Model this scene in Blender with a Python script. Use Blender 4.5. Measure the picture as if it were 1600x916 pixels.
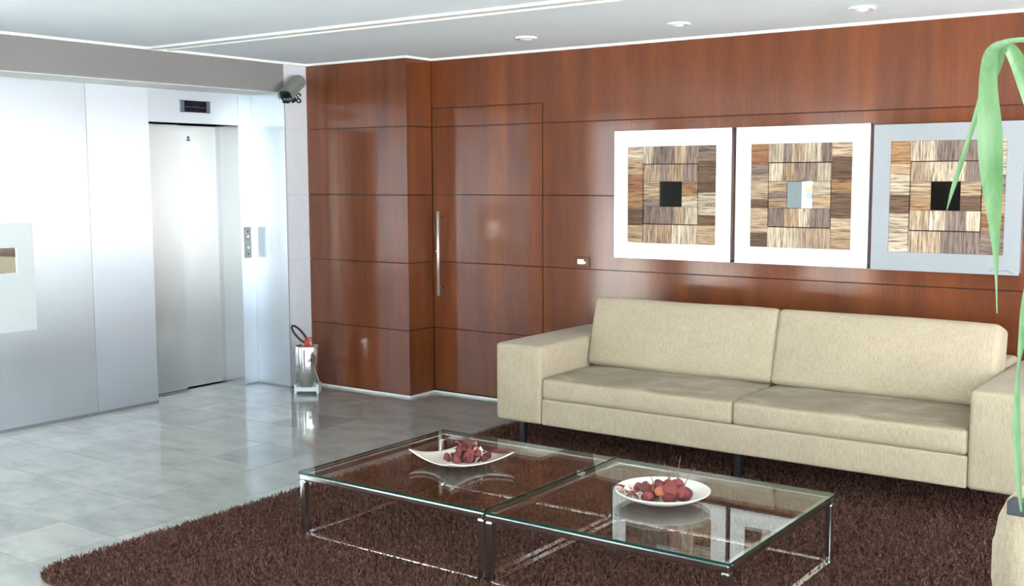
import bpy, bmesh, math, random
import numpy as np
from mathutils import Vector, Matrix
random.seed(7); rng = np.random.default_rng(11)
for o in list(bpy.data.objects): bpy.data.objects.remove(o)
SC = bpy.context.scene
COL = SC.collection

# ------------------------------------------------------------------ camera
CX, CY, CZ = 5.3244, -6.4134, 1.6
F = Vector((-0.5800, 0.8082, -0.1021)).normalized()
R = Vector((0.8126, 0.5827, -0.0040)).normalized()
U = R.cross(F).normalized(); R = F.cross(U).normalized()
cam_d = bpy.data.cameras.new('camera'); cam = bpy.data.objects.new('camera', cam_d); COL.objects.link(cam)
m = Matrix.Identity(4)
for i in range(3):
    m[i][0], m[i][1], m[i][2] = R[i], U[i], -F[i]
m[0][3], m[1][3], m[2][3] = CX, CY, CZ
cam.matrix_world = m
cam_d.sensor_width = 36.0; cam_d.lens = 1749.836 / 1600 * 36.0
cam_d.clip_start = 0.05
SC.camera = cam

# ------------------------------------------------------------------ sky, daylight, exposure
SKY = 6.0
world = bpy.data.worlds.new('overcast_sky'); SC.world = world; world.use_nodes = True
bg = world.node_tree.nodes['Background']
bg.inputs[0].default_value = (0.90, 0.97, 1.0, 1); bg.inputs[1].default_value = SKY
SC.view_settings.view_transform = 'Standard'; SC.view_settings.look = 'None'
SC.view_settings.gamma = 1.0; SC.view_settings.exposure = 0.76
SC.view_settings.use_curve_mapping = False

# sun added high behind the building: street bounce brightens the ceiling, reaches no window
added_sun_d = bpy.data.lights.new('sun', 'SUN'); added_sun_d.energy = 38.0; added_sun_d.angle = .009; added_sun_d.color = (1., .97, .92)
sun = bpy.data.objects.new('sun', added_sun_d); COL.objects.link(sun); sun.location = (3, 8, 12)  # added sun, only for the street bounce onto the ceiling
sun.rotation_euler = Vector((0, -.62, -.78)).to_track_quat('-Z', 'Y').to_euler()

def portal(name, loc, size, direction):
    l = bpy.data.lights.new(name, 'AREA'); l.shape = 'RECTANGLE'; l.size, l.size_y = size
    l.cycles.is_portal = True
    o = bpy.data.objects.new(name, l); COL.objects.link(o); o.location = loc
    o.rotation_euler = Vector(direction).to_track_quat('-Z', 'Y').to_euler()
# main dimensions of the lobby (metres)
H = 2.468; HB = 2.243
XS, XP = -1.371, -1.006           # steel wall plane, pillar plane
YB, YE = -0.279, -0.510           # face of the timber block, face of the lift recess
XR, YF = 8.0, -9.0                # window wall at the right, front facade
WZ0, WZ1 = 0.08, 2.38
WINS = [  # name, axis, fixed, a0, a1
    ('window_1', 'x', XS, -6.05, -4.45), ('window_2', 'x', XS, -8.9, -6.85),
    ('window_3', 'y', YF, -0.62, 0.40), ('window_4', 'y', YF, 3.3, 7.8),
    ('window_5', 'x', XR, -8.6, -0.5)]
for n, ax, fx, a0, a1 in WINS:
    c = (a0 + a1) / 2; zc = (WZ0 + WZ1) / 2
    if ax == 'x':
        s = 1 if fx < 0 else -1
        portal(n + '_daylight', (fx - s * .25, c, zc), (WZ1 - WZ0, a1 - a0) , (s, 0, 0))
    else:
        portal(n + '_daylight', (c, fx - .25, zc), (a1 - a0, WZ1 - WZ0), (0, 1, 0))

# ------------------------------------------------------------------ materials
def new_mat(name):
    mt = bpy.data.materials.new(name); mt.use_nodes = True
    nt = mt.node_tree; b = nt.nodes['Principled BSDF']
    return mt, nt, b
def simple(name, col, rough=.5, metal=0., spec=.5, coat=0., bump=None, var=.0, scale=30):
    mt, nt, b = new_mat(name)
    b.inputs['Roughness'].default_value = rough; b.inputs['Metallic'].default_value = metal
    b.inputs['Specular IOR Level'].default_value = spec; b.inputs['Coat Weight'].default_value = coat
    tc = nt.nodes.new('ShaderNodeTexCoord'); nz = nt.nodes.new('ShaderNodeTexNoise')
    nz.inputs['Scale'].default_value = scale; nz.inputs['Detail'].default_value = 4
    nt.links.new(tc.outputs['Object'], nz.inputs['Vector'])
    rp = nt.nodes.new('ShaderNodeValToRGB')
    c = np.array(col)
    rp.color_ramp.elements[0].color = (*(c * (1 - var)), 1); rp.color_ramp.elements[1].color = (*np.minimum(c * (1 + var), 1), 1)
    rp.color_ramp.elements[0].position = .3; rp.color_ramp.elements[1].position = .7
    nt.links.new(nz.outputs['Fac'], rp.inputs[0]); nt.links.new(rp.outputs[0], b.inputs['Base Color'])
    if bump:
        bp = nt.nodes.new('ShaderNodeBump'); bp.inputs['Strength'].default_value = bump; bp.inputs['Distance'].default_value = .002
        nt.links.new(nz.outputs['Fac'], bp.inputs['Height']); nt.links.new(bp.outputs[0], b.inputs['Normal'])
    return mt
def mapped_noise(nt, scale_vec, scale=1., detail=4, coord='Position', rough=.55):
    if coord == 'Position':
        g = nt.nodes.new('ShaderNodeNewGeometry'); src = g.outputs['Position']
    else:
        g = nt.nodes.new('ShaderNodeTexCoord'); src = g.outputs[coord]
    mp = nt.nodes.new('ShaderNodeMapping'); mp.inputs['Scale'].default_value = scale_vec
    nt.links.new(src, mp.inputs[0])
    nz = nt.nodes.new('ShaderNodeTexNoise'); nz.inputs['Scale'].default_value = scale
    nz.inputs['Detail'].default_value = detail; nz.inputs['Roughness'].default_value = rough
    nt.links.new(mp.outputs[0], nz.inputs['Vector'])
    return nz
def ramp(nt, fac, stops):
    r = nt.nodes.new('ShaderNodeValToRGB'); e = r.color_ramp.elements
    while len(e) < len(stops): e.new(.5)
    for el, (p_, c_) in zip(e, stops): el.position = p_; el.color = (*c_, 1)
    nt.links.new(fac, r.inputs[0]); return r
def mix(nt, a, b_, fac, mode='MIX'):
    mx = nt.nodes.new('ShaderNodeMix'); mx.data_type = 'RGBA'; mx.blend_type = mode
    if isinstance(fac, float): mx.inputs[0].default_value = fac
    else: nt.links.new(fac, mx.inputs[0])
    for sock, v in ((mx.inputs[6], a), (mx.inputs[7], b_)):
        if isinstance(v, tuple): sock.default_value = (*v, 1)
        else: nt.links.new(v, sock)
    return mx.outputs[2]

def m_wood():
    mt, nt, b = new_mat('reddish_veneer')
    leaf = mapped_noise(nt, (1.9, 1.9, .12), 1.4, 2)
    grain = mapped_noise(nt, (130, 130, 7), 1., 6, rough=.7)
    fig = mapped_noise(nt, (9, 9, .9), 1., 4)
    c1 = ramp(nt, leaf.outputs['Fac'], [(.30, (.132, .033, .009)), (.45, (.182, .048, .012)), (.56, (.145, .041, .015)), (.70, (.220, .062, .015))])
    c2 = ramp(nt, grain.outputs['Fac'], [(.30, (.70, .65, .62)), (.52, (1., 1., 1.)), (.75, (1.12, 1.10, 1.05))])
    c3 = ramp(nt, fig.outputs['Fac'], [(.32, (.74, .70, .68)), (.60, (1.06, 1.04, 1.0))])
    x = mix(nt, c1.outputs[0], c2.outputs[0], .8, 'MULTIPLY'); x = mix(nt, x, c3.outputs[0], .8, 'MULTIPLY')
    nt.links.new(x, b.inputs['Base Color'])
    b.inputs['Roughness'].default_value = .42; b.inputs['Specular IOR Level'].default_value = .2
    b.inputs['Coat Weight'].default_value = .75; b.inputs['Coat Roughness'].default_value = .10
    bp = nt.nodes.new('ShaderNodeBump'); bp.inputs['Strength'].default_value = .06; bp.inputs['Distance'].default_value = .002
    nt.links.new(grain.outputs['Fac'], bp.inputs['Height']); nt.links.new(bp.outputs[0], b.inputs['Normal'])
    return mt
def m_steel(name, col, rough, aniso=.85, sharp=.22):
    """brushed sheet: a wide sideways-smeared lobe plus a tighter one from the polished ridges"""
    mt, nt, b = new_mat(name)
    g = nt.nodes.new('ShaderNodeNewGeometry'); cr = nt.nodes.new('ShaderNodeVectorMath'); cr.operation = 'CROSS_PRODUCT'
    nt.links.new(g.outputs['True Normal'], cr.inputs[0]); cr.inputs[1].default_value = (0, 0, 1)
    n = mapped_noise(nt, (90, 90, 2.0), 1., 3)
    b2 = nt.nodes.new('ShaderNodeBsdfPrincipled')
    for bb, ro in ((b, rough), (b2, .13)):
        bb.inputs['Metallic'].default_value = 1.; bb.inputs['Base Color'].default_value = (*col, 1); bb.inputs['Anisotropic'].default_value = aniso
        nt.links.new(cr.outputs[0], bb.inputs['Tangent'])
        r = ramp(nt, n.outputs['Fac'], [(.3, (ro - .04,) * 3), (.7, (ro + .04,) * 3)]); nt.links.new(r.outputs[0], bb.inputs['Roughness'])
    mx = nt.nodes.new('ShaderNodeMixShader'); mx.inputs[0].default_value = sharp
    nt.links.new(b.outputs[0], mx.inputs[1]); nt.links.new(b2.outputs[0], mx.inputs[2]); nt.links.new(mx.outputs[0], nt.nodes['Material Output'].inputs[0])
    return mt
def m_tile():
    mt, nt, b = new_mat('grey_polished_stone')
    oi = nt.nodes.new('ShaderNodeObjectInfo')
    base = ramp(nt, oi.outputs['Random'], [(0., (.27, .28, .27)), (.25, (.34, .35, .33)), (.7, (.32, .33, .315)), (1., (.39, .395, .37))])
    v = mapped_noise(nt, (3.5, 6.5, 3), 1., 7, rough=.68)
    cl = ramp(nt, v.outputs['Fac'], [(.30, (.74, .76, .77)), (.5, (1, 1, 1)), (.72, (1.2, 1.18, 1.13))])
    x = mix(nt, base.outputs[0], cl.outputs[0], .9, 'MULTIPLY'); nt.links.new(x, b.inputs['Base Color'])
    rr = ramp(nt, v.outputs['Fac'], [(.3, (.035,) * 3), (.7, (.075,) * 3)]); nt.links.new(rr.outputs[0], b.inputs['Roughness'])
    b.inputs['Specular IOR Level'].default_value = .85
    return mt
def m_fabric(name='beige_woven_fabric', shaded_worn=False):
    mt, nt, b = new_mat(name)
    s1 = mapped_noise(nt, (420, 420, 30), 1., 2, 'Object'); s3 = mapped_noise(nt, (90, 90, 300), 1., 2, 'Object'); s2 = mapped_noise(nt, (4, 4, 4), 1., 3, 'Object')
    c1 = ramp(nt, s1.outputs['Fac'], [(.30, (.355, .290, .205)), (.5, (.425, .355, .260)), (.7, (.485, .415, .315))])
    c3 = ramp(nt, s3.outputs['Fac'], [(.3, (.90, .89, .87)), (.6, (1.03, 1.03, 1.03))])
    c2 = ramp(nt, s2.outputs['Fac'], [(.3, (.94, .93, .89)), (.7, (1.03, 1.02, 1.01))])
    x = mix(nt, c1.outputs[0], c2.outputs[0], 1., 'MULTIPLY'); x = mix(nt, x, c3.outputs[0], 1., 'MULTIPLY')
    if shaded_worn:   # upper side painted darker for its shade, mottled with patches of wear
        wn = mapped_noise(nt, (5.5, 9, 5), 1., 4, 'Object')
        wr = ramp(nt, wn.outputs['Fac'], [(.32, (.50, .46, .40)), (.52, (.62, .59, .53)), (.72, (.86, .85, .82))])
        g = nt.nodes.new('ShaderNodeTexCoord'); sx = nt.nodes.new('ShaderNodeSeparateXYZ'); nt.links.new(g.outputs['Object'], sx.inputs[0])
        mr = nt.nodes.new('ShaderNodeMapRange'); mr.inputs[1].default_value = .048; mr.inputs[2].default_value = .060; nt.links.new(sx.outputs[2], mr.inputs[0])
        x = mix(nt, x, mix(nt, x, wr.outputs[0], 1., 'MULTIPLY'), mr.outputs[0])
    nt.links.new(x, b.inputs['Base Color'])
    b.inputs['Roughness'].default_value = .92; b.inputs['Sheen Weight'].default_value = .1
    bp = nt.nodes.new('ShaderNodeBump'); bp.inputs['Strength'].default_value = .15; bp.inputs['Distance'].default_value = .001
    nt.links.new(s1.outputs['Fac'], bp.inputs['Height']); nt.links.new(bp.outputs[0], b.inputs['Normal'])
    return mt
def m_rug():
    mt, nt, b = new_mat('brown_shag')
    n = mapped_noise(nt, (75, 75, 75), 1., 3, rough=.7)
    c = ramp(nt, n.outputs['Fac'], [(.30, (.038, .016, .011)), (.5, (.108, .051, .038)), (.70, (.215, .115, .090))])
    nt.links.new(c.outputs[0], b.inputs['Base Color']); b.inputs['Roughness'].default_value = .9; b.inputs['Specular IOR Level'].default_value = .08
    return mt
def m_glass(name, tint=(1, 1, 1), ior=1.5):
    mt = bpy.data.materials.new(name); mt.use_nodes = True; nt = mt.node_tree; nt.nodes.clear()
    out = nt.nodes.new('ShaderNodeOutputMaterial'); mx = nt.nodes.new('ShaderNodeMixShader')
    fr = nt.nodes.new('ShaderNodeFresnel'); gm = nt.nodes.new('ShaderNodeNewGeometry')
    mr = nt.nodes.new('ShaderNodeMapRange'); mr.inputs[3].default_value = ior; mr.inputs[4].default_value = 1 / ior   # the far face of the sheet is met from inside
    nt.links.new(gm.outputs['Backfacing'], mr.inputs[0]); nt.links.new(mr.outputs[0], fr.inputs[0])
    t = nt.nodes.new('ShaderNodeBsdfTransparent'); t.inputs[0].default_value = (*tint, 1)
    g = nt.nodes.new('ShaderNodeBsdfGlossy'); g.inputs['Roughness'].default_value = 0.01
    nt.links.new(fr.outputs[0], mx.inputs[0]); nt.links.new(t.outputs[0], mx.inputs[1]); nt.links.new(g.outputs[0], mx.inputs[2])
    nt.links.new(mx.outputs[0], out.inputs[0]); return mt
def m_collage(name, vec):
    mt, nt, b = new_mat(name)
    oi = nt.nodes.new('ShaderNodeObjectInfo')
    n = mapped_noise(nt, vec, 1., 3, rough=.7); n2 = mapped_noise(nt, tuple(v * .35 for v in vec), 1., 2)
    c = ramp(nt, n.outputs['Fac'], [(.36, (.20, .15, .12)), (.47, (.90, .87, .85)), (.60, (1.35, 1.35, 1.35))])
    c2 = ramp(nt, n2.outputs['Fac'], [(.3, (.62, .55, .5)), (.62, (1.12, 1.1, 1.08))])
    x = mix(nt, oi.outputs['Color'], c.outputs[0], .9, 'MULTIPLY'); x = mix(nt, x, c2.outputs[0], .8, 'MULTIPLY')
    nt.links.new(x, b.inputs['Base Color']); b.inputs['Roughness'].default_value = .6
    bp = nt.nodes.new('ShaderNodeBump'); bp.inputs['Strength'].default_value = .5; bp.inputs['Distance'].default_value = .004
    nt.links.new(n.outputs['Fac'], bp.inputs['Height']); nt.links.new(bp.outputs[0], b.inputs['Normal'])
    return mt
def m_leaf():
    mt, nt, b = new_mat('pale_green_leaf')
    n = mapped_noise(nt, (60, 60, 6), 1., 3)
    c = ramp(nt, n.outputs['Fac'], [(.3, (.068, .165, .062)), (.7, (.125, .235, .105))])
    nt.links.new(c.outputs[0], b.inputs['Base Color']); b.inputs['Roughness'].default_value = .42
    b.inputs['Subsurface Weight'].default_value = .0
    tr = nt.nodes.new('ShaderNodeBsdfTranslucent'); nt.links.new(c.outputs[0], tr.inputs[0])
    mx = nt.nodes.new('ShaderNodeMixShader'); mx.inputs[0].default_value = .3
    out = nt.nodes['Material Output']
    nt.links.new(b.outputs[0], mx.inputs[1]); nt.links.new(tr.outputs[0], mx.inputs[2]); nt.links.new(mx.outputs[0], out.inputs[0])
    return mt
M = dict(
    wood=m_wood(), groove=simple('dark_groove', (.03, .012, .007), .7, var=.1),
    steel=m_steel('brushed_steel', (.60, .65, .71), .42), steel_b=m_steel('brushed_steel_sheet', (.645, .695, .765), .46), steel_door=m_steel('satin_steel', (.52, .525, .515), .40, sharp=.08),
    steel_dark=m_steel('dull_steel', (.42, .44, .46), .40), alu=simple('pale_laminate', (.66, .67, .73), .35, .0, var=.03), jamb=m_steel('pale_steel', (.52, .54, .56), .5),
    chrome=simple('chrome', (.72, .73, .74), .14, 1., var=.04), chrome_dark=simple('dark_chrome', (.32, .32, .34), .2, 1., var=.05),
    satin=simple('satin_bar', (.85, .84, .82), .38, .8, var=.02), polished=simple('polished_steel', (.78, .78, .77), .13, 1., var=.03),
    ceiling=simple('ceiling_paint', (.82, .89, .95), .9, var=.015, scale=3), white=simple('white_paint', (.86, .88, .86), .5, var=.01),
    taupe=simple('taupe_paint', (.24, .226, .236), .8, var=.02, scale=4), grout=simple('grout', (.30, .31, .295), .8, var=.1),
    greywall=simple('grey_plaster', (.11, .125, .13), .85, var=.03), darkwall=simple('dark_timber', (.008, .007, .006), .9, spec=.05, var=.3),
    tile=m_tile(), fabric=m_fabric(), seat_fabric=m_fabric('shaded_worn_fabric', True), rug=m_rug(), black=simple('black_metal', (.012, .012, .014), .35, var=.2),
    blackglass=simple('black_glass', (.004, .004, .005), .06, var=.1), mirror=simple('mirror', (.85, .88, .88), .02, 1., var=.01),
    glareframe=simple('glare_white_frame', (.90, .91, .89), .25, 0., spec=.8, coat=.8, var=.01, scale=60), silver=simple('silver_frame', (.34, .36, .385), .34, .3, var=.02, scale=60), silver_edge=simple('frame_edge', (.42, .40, .45), .35, .6, var=.05),  # white stands for window glare; the third frame keeps its silver without it
    coll_h=m_collage('fibre_strips_level', (9, 9, 190)), coll_v=m_collage('fibre_strips_upright', (190, 9, 9)),
    glass=m_glass('clear_glass', (.955, .975, .965), 1.75), pane=m_glass('window_glass', (.97, .98, .98), 1.25),
    glass_edge=simple('green_glass_edge', (.007, .042, .030), .08, spec=.6, var=.3, scale=20),
    ceramic=simple('cream_ceramic', (.74, .70, .60), .2, var=.03), ceramic_w=simple('white_ceramic', (.80, .77, .70), .2, var=.02),
    pod=simple('dried_red_pod', (.24, .050, .045), .45, bump=.8, var=.45, scale=60), pod2=simple('dried_orange_pod', (.40, .11, .05), .5, bump=.6, var=.3, scale=50),
    pod3=simple('dark_dried_pod', (.14, .030, .035), .4, bump=.8, var=.4, scale=60), petal=simple('dried_petal', (.58, .30, .20), .6, var=.4, scale=50),
    pale=simple('pale_shell', (.80, .74, .66), .25, var=.1), twig=simple('dry_twig', (.20, .10, .07), .7, var=.3),
    leaf=m_leaf(), trunk=simple('plant_cane', (.22, .16, .09), .8, bump=.6, var=.3, scale=25), pot=simple('dark_pot', (.03, .03, .032), .4, var=.1),
    soil=simple('potting_soil', (.03, .02, .014), .95, bump=1., var=.4, scale=60),
    cctv=simple('grey_green_housing', (.20, .235, .205), .45, var=.03), cctv_dark=simple('camera_front', (.016, .03, .04), .25, var=.1),
    rubber=simple('black_rubber', (.010, .010, .011), .45, var=.2), red=simple('red_enamel', (.55, .06, .02), .3, var=.1),
    whiteplastic=simple('white_plastic', (.84, .85, .82), .35, var=.01), stand=simple('white_stand', (.62, .70, .74), .4, var=.02),
    screen=simple('display_glass', (.006, .006, .014), .12, var=.2), display_cap=simple('display_caps', (.16, .20, .25), .35, .5, var=.05),
    buttonplate=simple('button_plate', (.34, .36, .36), .5, .0, var=.03), ink=simple('ink', (.08, .09, .12), .6, var=.1), ring=simple('spot_ring', (.88, .88, .86), .35, var=.01), lens=simple('spot_lens', (.80, .82, .82), .15, var=.03),
    yellow=simple('yellow_paint', (.040, .029, .0006), .5, var=.05), barrier_white=simple('barrier_grey', (.07, .075, .08), .6, var=.05), navy=simple('navy_paint', (.012, .020, .045), .4, var=.1),
    paving=simple('street_paving', (.62, .61, .59), .9, var=.1, scale=2), led=simple('dim_red_digits', (.10, .012, .012), .4, var=.1),
    armdark=simple('charcoal_lacquer', (.030, .034, .042), .35, var=.1),
    cabinet=simple('white_enamel', (.70, .75, .77), .35, .25, var=.015),
)

# ------------------------------------------------------------------ mesh helpers
def link(name, me, mat, parent=None):
    o = bpy.data.objects.new(name, me); COL.objects.link(o)
    if mat is not None:
        me.materials.clear(); me.materials.append(M[mat])
    if parent is not None: o.parent = parent
    return o
def tag(o, label=None, cat=None, group=None, kind=None):
    if label: o['label'] = label
    if cat: o['category'] = cat
    if group: o['group'] = group
    if kind: o['kind'] = kind
    return o
def empty(name, loc=(0, 0, 0), rz=0.):
    o = bpy.data.objects.new(name, None); COL.objects.link(o); o.location = loc; o.rotation_euler = (0, 0, rz)
    o.empty_display_size = .1; return o
def bm_mesh(bm, name, smooth=False):
    me = bpy.data.meshes.new(name); bmesh.ops.recalc_face_normals(bm, faces=bm.faces); bm.to_mesh(me); bm.free()
    if smooth:
        for p_ in me.polygons: p_.use_smooth = True
    return me
def add_box(bm, x0, x1, y0, y1, z0, z1):
    r = bmesh.ops.create_cube(bm, size=1.)
    bmesh.ops.scale(bm, vec=(x1 - x0, y1 - y0, z1 - z0), verts=r['verts'])
    bmesh.ops.translate(bm, vec=((x0 + x1) / 2, (y0 + y1) / 2, (z0 + z1) / 2), verts=r['verts'])
    return r['verts']
def box(name, b, mat, parent=None, bevel=0., seg=2):
    bm = bmesh.new(); add_box(bm, *b)
    if bevel: bmesh.ops.bevel(bm, geom=bm.edges[:], offset=bevel, segments=seg, profile=.6, affect='EDGES')
    return link(name, bm_mesh(bm, name), mat, parent)
def boxes(name, bs, mat, parent=None):
    bm = bmesh.new()
    for b in bs: add_box(bm, *b)
    return link(name, bm_mesh(bm, name), mat, parent)
def tube_bm(bm, pts, rad, n=10, cap=True):
    pts = [Vector(p_) for p_ in pts]; rings = []
    rads = rad if isinstance(rad, (list, tuple)) else [rad] * len(pts)
    up = None
    for i, p_ in enumerate(pts):
        t = (pts[min(i + 1, len(pts) - 1)] - pts[max(i - 1, 0)]).normalized()
        if up is None: up = t.orthogonal().normalized()
        up = (up - t * up.dot(t)).normalized(); s = t.cross(up)
        rings.append([bm.verts.new(p_ + (up * math.cos(2 * math.pi * k / n) + s * math.sin(2 * math.pi * k / n)) * rads[i]) for k in range(n)])
    for a, b_ in zip(rings, rings[1:]):
        for k in range(n): bm.faces.new((a[k], a[(k + 1) % n], b_[(k + 1) % n], b_[k]))
    if cap:
        bm.faces.new(rings[0][::-1]); bm.faces.new(rings[-1])
def tube(name, pts, rad, mat, parent=None, n=10):
    bm = bmesh.new(); tube_bm(bm, pts, rad, n); return link(name, bm_mesh(bm, name, True), mat, parent)
def lathe_mesh(name, prof, n=40, smooth=True):
    bm = bmesh.new(); rings = []
    for r_, z_ in prof:
        if r_ < 1e-5: rings.append([bm.verts.new((0, 0, z_))])
        else: rings.append([bm.verts.new((r_ * math.cos(2 * math.pi * k / n), r_ * math.sin(2 * math.pi * k / n), z_)) for k in range(n)])
    for a, b_ in zip(rings, rings[1:]):
        for k in range(n):
            k2 = (k + 1) % n
            if len(a) == 1 and len(b_) == 1: continue
            if len(a) == 1: bm.faces.new((a[0], b_[k], b_[k2]))
            elif len(b_) == 1: bm.faces.new((a[k], a[k2], b_[0]))
            else: bm.faces.new((a[k], a[k2], b_[k2], b_[k]))
    return bm_mesh(bm, name, smooth)
def lathe(name, prof, mat, parent=None, loc=(0, 0, 0), n=40):
    o = link(name, lathe_mesh(name, prof, n), mat, parent); o.location = loc; return o
def cushion(name, c, h, r, mat, parent=None, puff=(0, 0, 0), rot=None, n=9, wob=0., seed=0):
    """rounded box with softly bulging faces; c centre, h half sizes"""
    h = np.array(h, float); rr = np.random.default_rng(seed)
    def ts(hh):
        arc = [-hh + r * (1 - math.cos(a)) for a in np.linspace(0, math.pi / 2, 5)]
        mid = list(np.linspace(-hh + r, hh - r, n))[1:-1]
        return np.array(arc + mid + [-a for a in arc[::-1]])
    T = [ts(v) for v in h]; bm = bmesh.new(); cache = {}
    ph = rr.uniform(0, 6.28, 6)
    def vert(p_):
        key = tuple(np.round(p_, 5))
        if key in cache: return cache[key]
        inner = np.clip(p_, -(h - r), h - r); d = p_ - inner; l = np.linalg.norm(d)
        q = inner + (d / l * r if l > 1e-9 else d)
        u = np.clip(q / h, -1, 1); b_ = 1 - u ** 2
        q = q + np.array([puff[0] * np.sign(u[0]) * abs(u[0]) ** 3 * b_[1] * b_[2], puff[1] * np.sign(u[1]) * abs(u[1]) ** 3 * b_[0] ** .5 * b_[2], puff[2] * np.sign(u[2]) * abs(u[2]) ** 3 * b_[0] ** .5 * b_[1]])
        if wob: q = q + wob * np.array([0, math.sin(5 * q[0] + ph[0] + 3 * q[2]), math.sin(7 * q[0] + ph[1]) * math.sin(4 * q[1] + ph[2])])
        cache[key] = bm.verts.new(q); return cache[key]
    for ax in range(3):
        a, b_ = [i for i in range(3) if i != ax]
        for s in (-1, 1):
            for i in range(len(T[a]) - 1):
                for j in range(len(T[b_]) - 1):
                    vs = []
                    for ii, jj in ((i, j), (i + 1, j), (i + 1, j + 1), (i, j + 1)):
                        p_ = np.zeros(3); p_[ax] = s * h[ax]; p_[a] = T[a][ii]; p_[b_] = T[b_][jj]; vs.append(vert(p_))
                    if len(set(vs)) == 4: bm.faces.new(vs)
    me = bm_mesh(bm, name, True); o = link(name, me, mat, parent); o.location = c
    if rot: o.rotation_euler = rot
    return o
def copy_of(src, parent=None, name=None, **kw):
    c = src.copy(); COL.objects.link(c); c.parent = parent
    for k, v in kw.items(): setattr(c, k, v)
    return c

# ------------------------------------------------------------------ the setting: floor with single stone tiles
GX, GY, TS = 0.61, -2.67, 0.405
floor = box('floor', (-1.75, XR + .1, YF - .1, .2, -.12, -.012), 'grout'); tag(floor, 'polished grey stone tiled floor of the lobby', 'floor', kind='structure')
tile_me = None
k = 0
for i in range(-6, 19):
    for j in range(-16, 8):
        x0, y0 = GX + i * TS, GY + j * TS; x1, y1 = x0 + TS, y0 + TS
        if x1 < -1.7 or x0 > XR or y1 < YF or y0 > 0: continue
        # nothing is laid twice under the rug
        if x0 > 1.35 and x1 < 5.2 and y0 > -3.85 and y1 < -.6: continue
        if x0 > 3.2 and (y1 < -7.6): continue
        if x0 > 6.2: continue
        cx0, cx1, cy0, cy1 = max(x0, -1.69), min(x1, XR), max(y0, YF), min(y1, .0)
        if cx1 - cx0 < .03 or cy1 - cy0 < .03: continue
        g = .0016
        if tile_me is None:
            bm = bmesh.new(); add_box(bm, -.5, .5, -.5, .5, -.5, .5)
            tile_me = bm_mesh(bm, 'stone_tile'); tile_me.materials.append(M['tile'])
        o = bpy.data.objects.new('stone_tile', tile_me); COL.objects.link(o); o.parent = floor
        o.location = ((cx0 + cx1) / 2, (cy0 + cy1) / 2, -.006 - random.random() * .0006)
        o.scale = (cx1 - cx0 - 2 * g, cy1 - cy0 - 2 * g, .0118); k += 1
print('tiles', k)
ceil = box('ceiling', (-1.75, XR + .1, YF - .1, .2, H, H + .15), 'ceiling'); tag(ceil, 'flat pale grey painted ceiling over the lobby', 'ceiling', kind='structure')

# timber wall at the back, with its recessed joints
zr = [0.016] + [H * i / 5 for i in range(1, 5)] + [H - .002]
G = .0028
def panel(name, poly, axis, pos, depth, parent, mat='wood'):
    """flat panel: polygon in (a, z); axis 'y' faces -Y at y=pos, axis 'x' faces +X at x=pos"""
    bm = bmesh.new()
    def P(a, z, d): return (a, pos + d, z) if axis == 'y' else (pos - d, a, z)
    f = [bm.verts.new(P(a, z, 0)) for a, z in poly]; bk = [bm.verts.new(P(a, z, depth)) for a, z in poly]
    bm.faces.new(f); bm.faces.new(bk[::-1])
    for i in range(len(poly)):
        j = (i + 1) % len(poly); bm.faces.new((f[i], f[j], bk[j], bk[i]))
    return link(name, bm_mesh(bm, name), mat, parent)
def rect(a0, a1, z0, z1): return [(a0 + G, z0 + G), (a1 - G, z0 + G), (a1 - G, z1 - G), (a0 + G, z1 - G)]
DX = .986; DZ = 2.110
wall_back = box('wall_back', (-.3, XR + .1, .022, .2, 0, H), 'groove'); tag(wall_back, 'reddish brown veneer panelled wall behind the sofa', 'wall', kind='structure')
xr = [DX, 4.55, XR - .01]
for a0, a1 in zip(xr, xr[1:]):
    for z0, z1 in zip(zr[:4], zr[1:5]):
        panel('wood_panel', rect(a0, a1, z0, z1), 'y', 0, .02, wall_back)
panel('wood_panel', [(G, DZ + G), (DX + G, DZ + G), (DX + G, zr[4] + G), (4.55 - G, zr[4] + G), (4.55 - G, H), (G, H)], 'y', 0, .02, wall_back)
panel('wood_panel', rect(4.55, XR - .01, zr[4], zr[5]), 'y', 0, .02, wall_back)
# the timber clad block that stands forward beside the lift
wall_block = box('wall_alcove', (XP - .3, -.022, YB + .022, .02, 0, H), 'groove'); tag(wall_block, 'forward standing block of wall clad in reddish veneer beside the lift', 'wall', kind='structure')
for z0, z1 in zip(zr, zr[1:]):
    panel('wood_panel', [(XP + .001, z0 + G), (0, z0 + G), (0, z1 - G), (XP + .001, z1 - G)], 'y', YB, .02, wall_block)
    panel('wood_panel', [(YB + .0205, z0 + G), (-.002, z0 + G), (-.002, z1 - G), (YB + .0205, z1 - G)], 'x', 0, .02, wall_block)
# hidden door in the timber wall
door1 = empty('door_1', (DX / 2, 0, 0)); tag(door1, 'flush veneer door with long steel bar handle in the timber wall', 'door', kind='structure')
def dp(n, poly): 
    o = panel(n, poly, 'y', .001, .02, door1); o.location.x = -DX / 2; return o
dz = [.022] + [H * i / 5 for i in range(1, 5)] + [DZ]
for z0, z1 in zip(dz, dz[1:]): dp('door_panel', rect(.003, DX - .001, z0, z1))
hx = .100 - DX / 2
h_ = tube('door_handle', [(hx, -.062, .738), (hx, -.062, 1.361)], .0115, 'satin', door1, 14); tag(h_, 'long brushed steel bar handle')
for z in (.80, 1.318): tube('handle_post', [(0, -.062, 0), (0, .002, 0)], .006, 'chrome', h_, 8).location = (hx, 0, z)
lk = lathe('door_lock', [(0, .016), (.011, .016), (.012, .010), (.019, .008), (.020, 0), (0, 0)], 'chrome', door1, (.036 - DX / 2, .001, 1.061), 20); lk.rotation_euler = (math.pi / 2, 0, 0)
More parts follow.
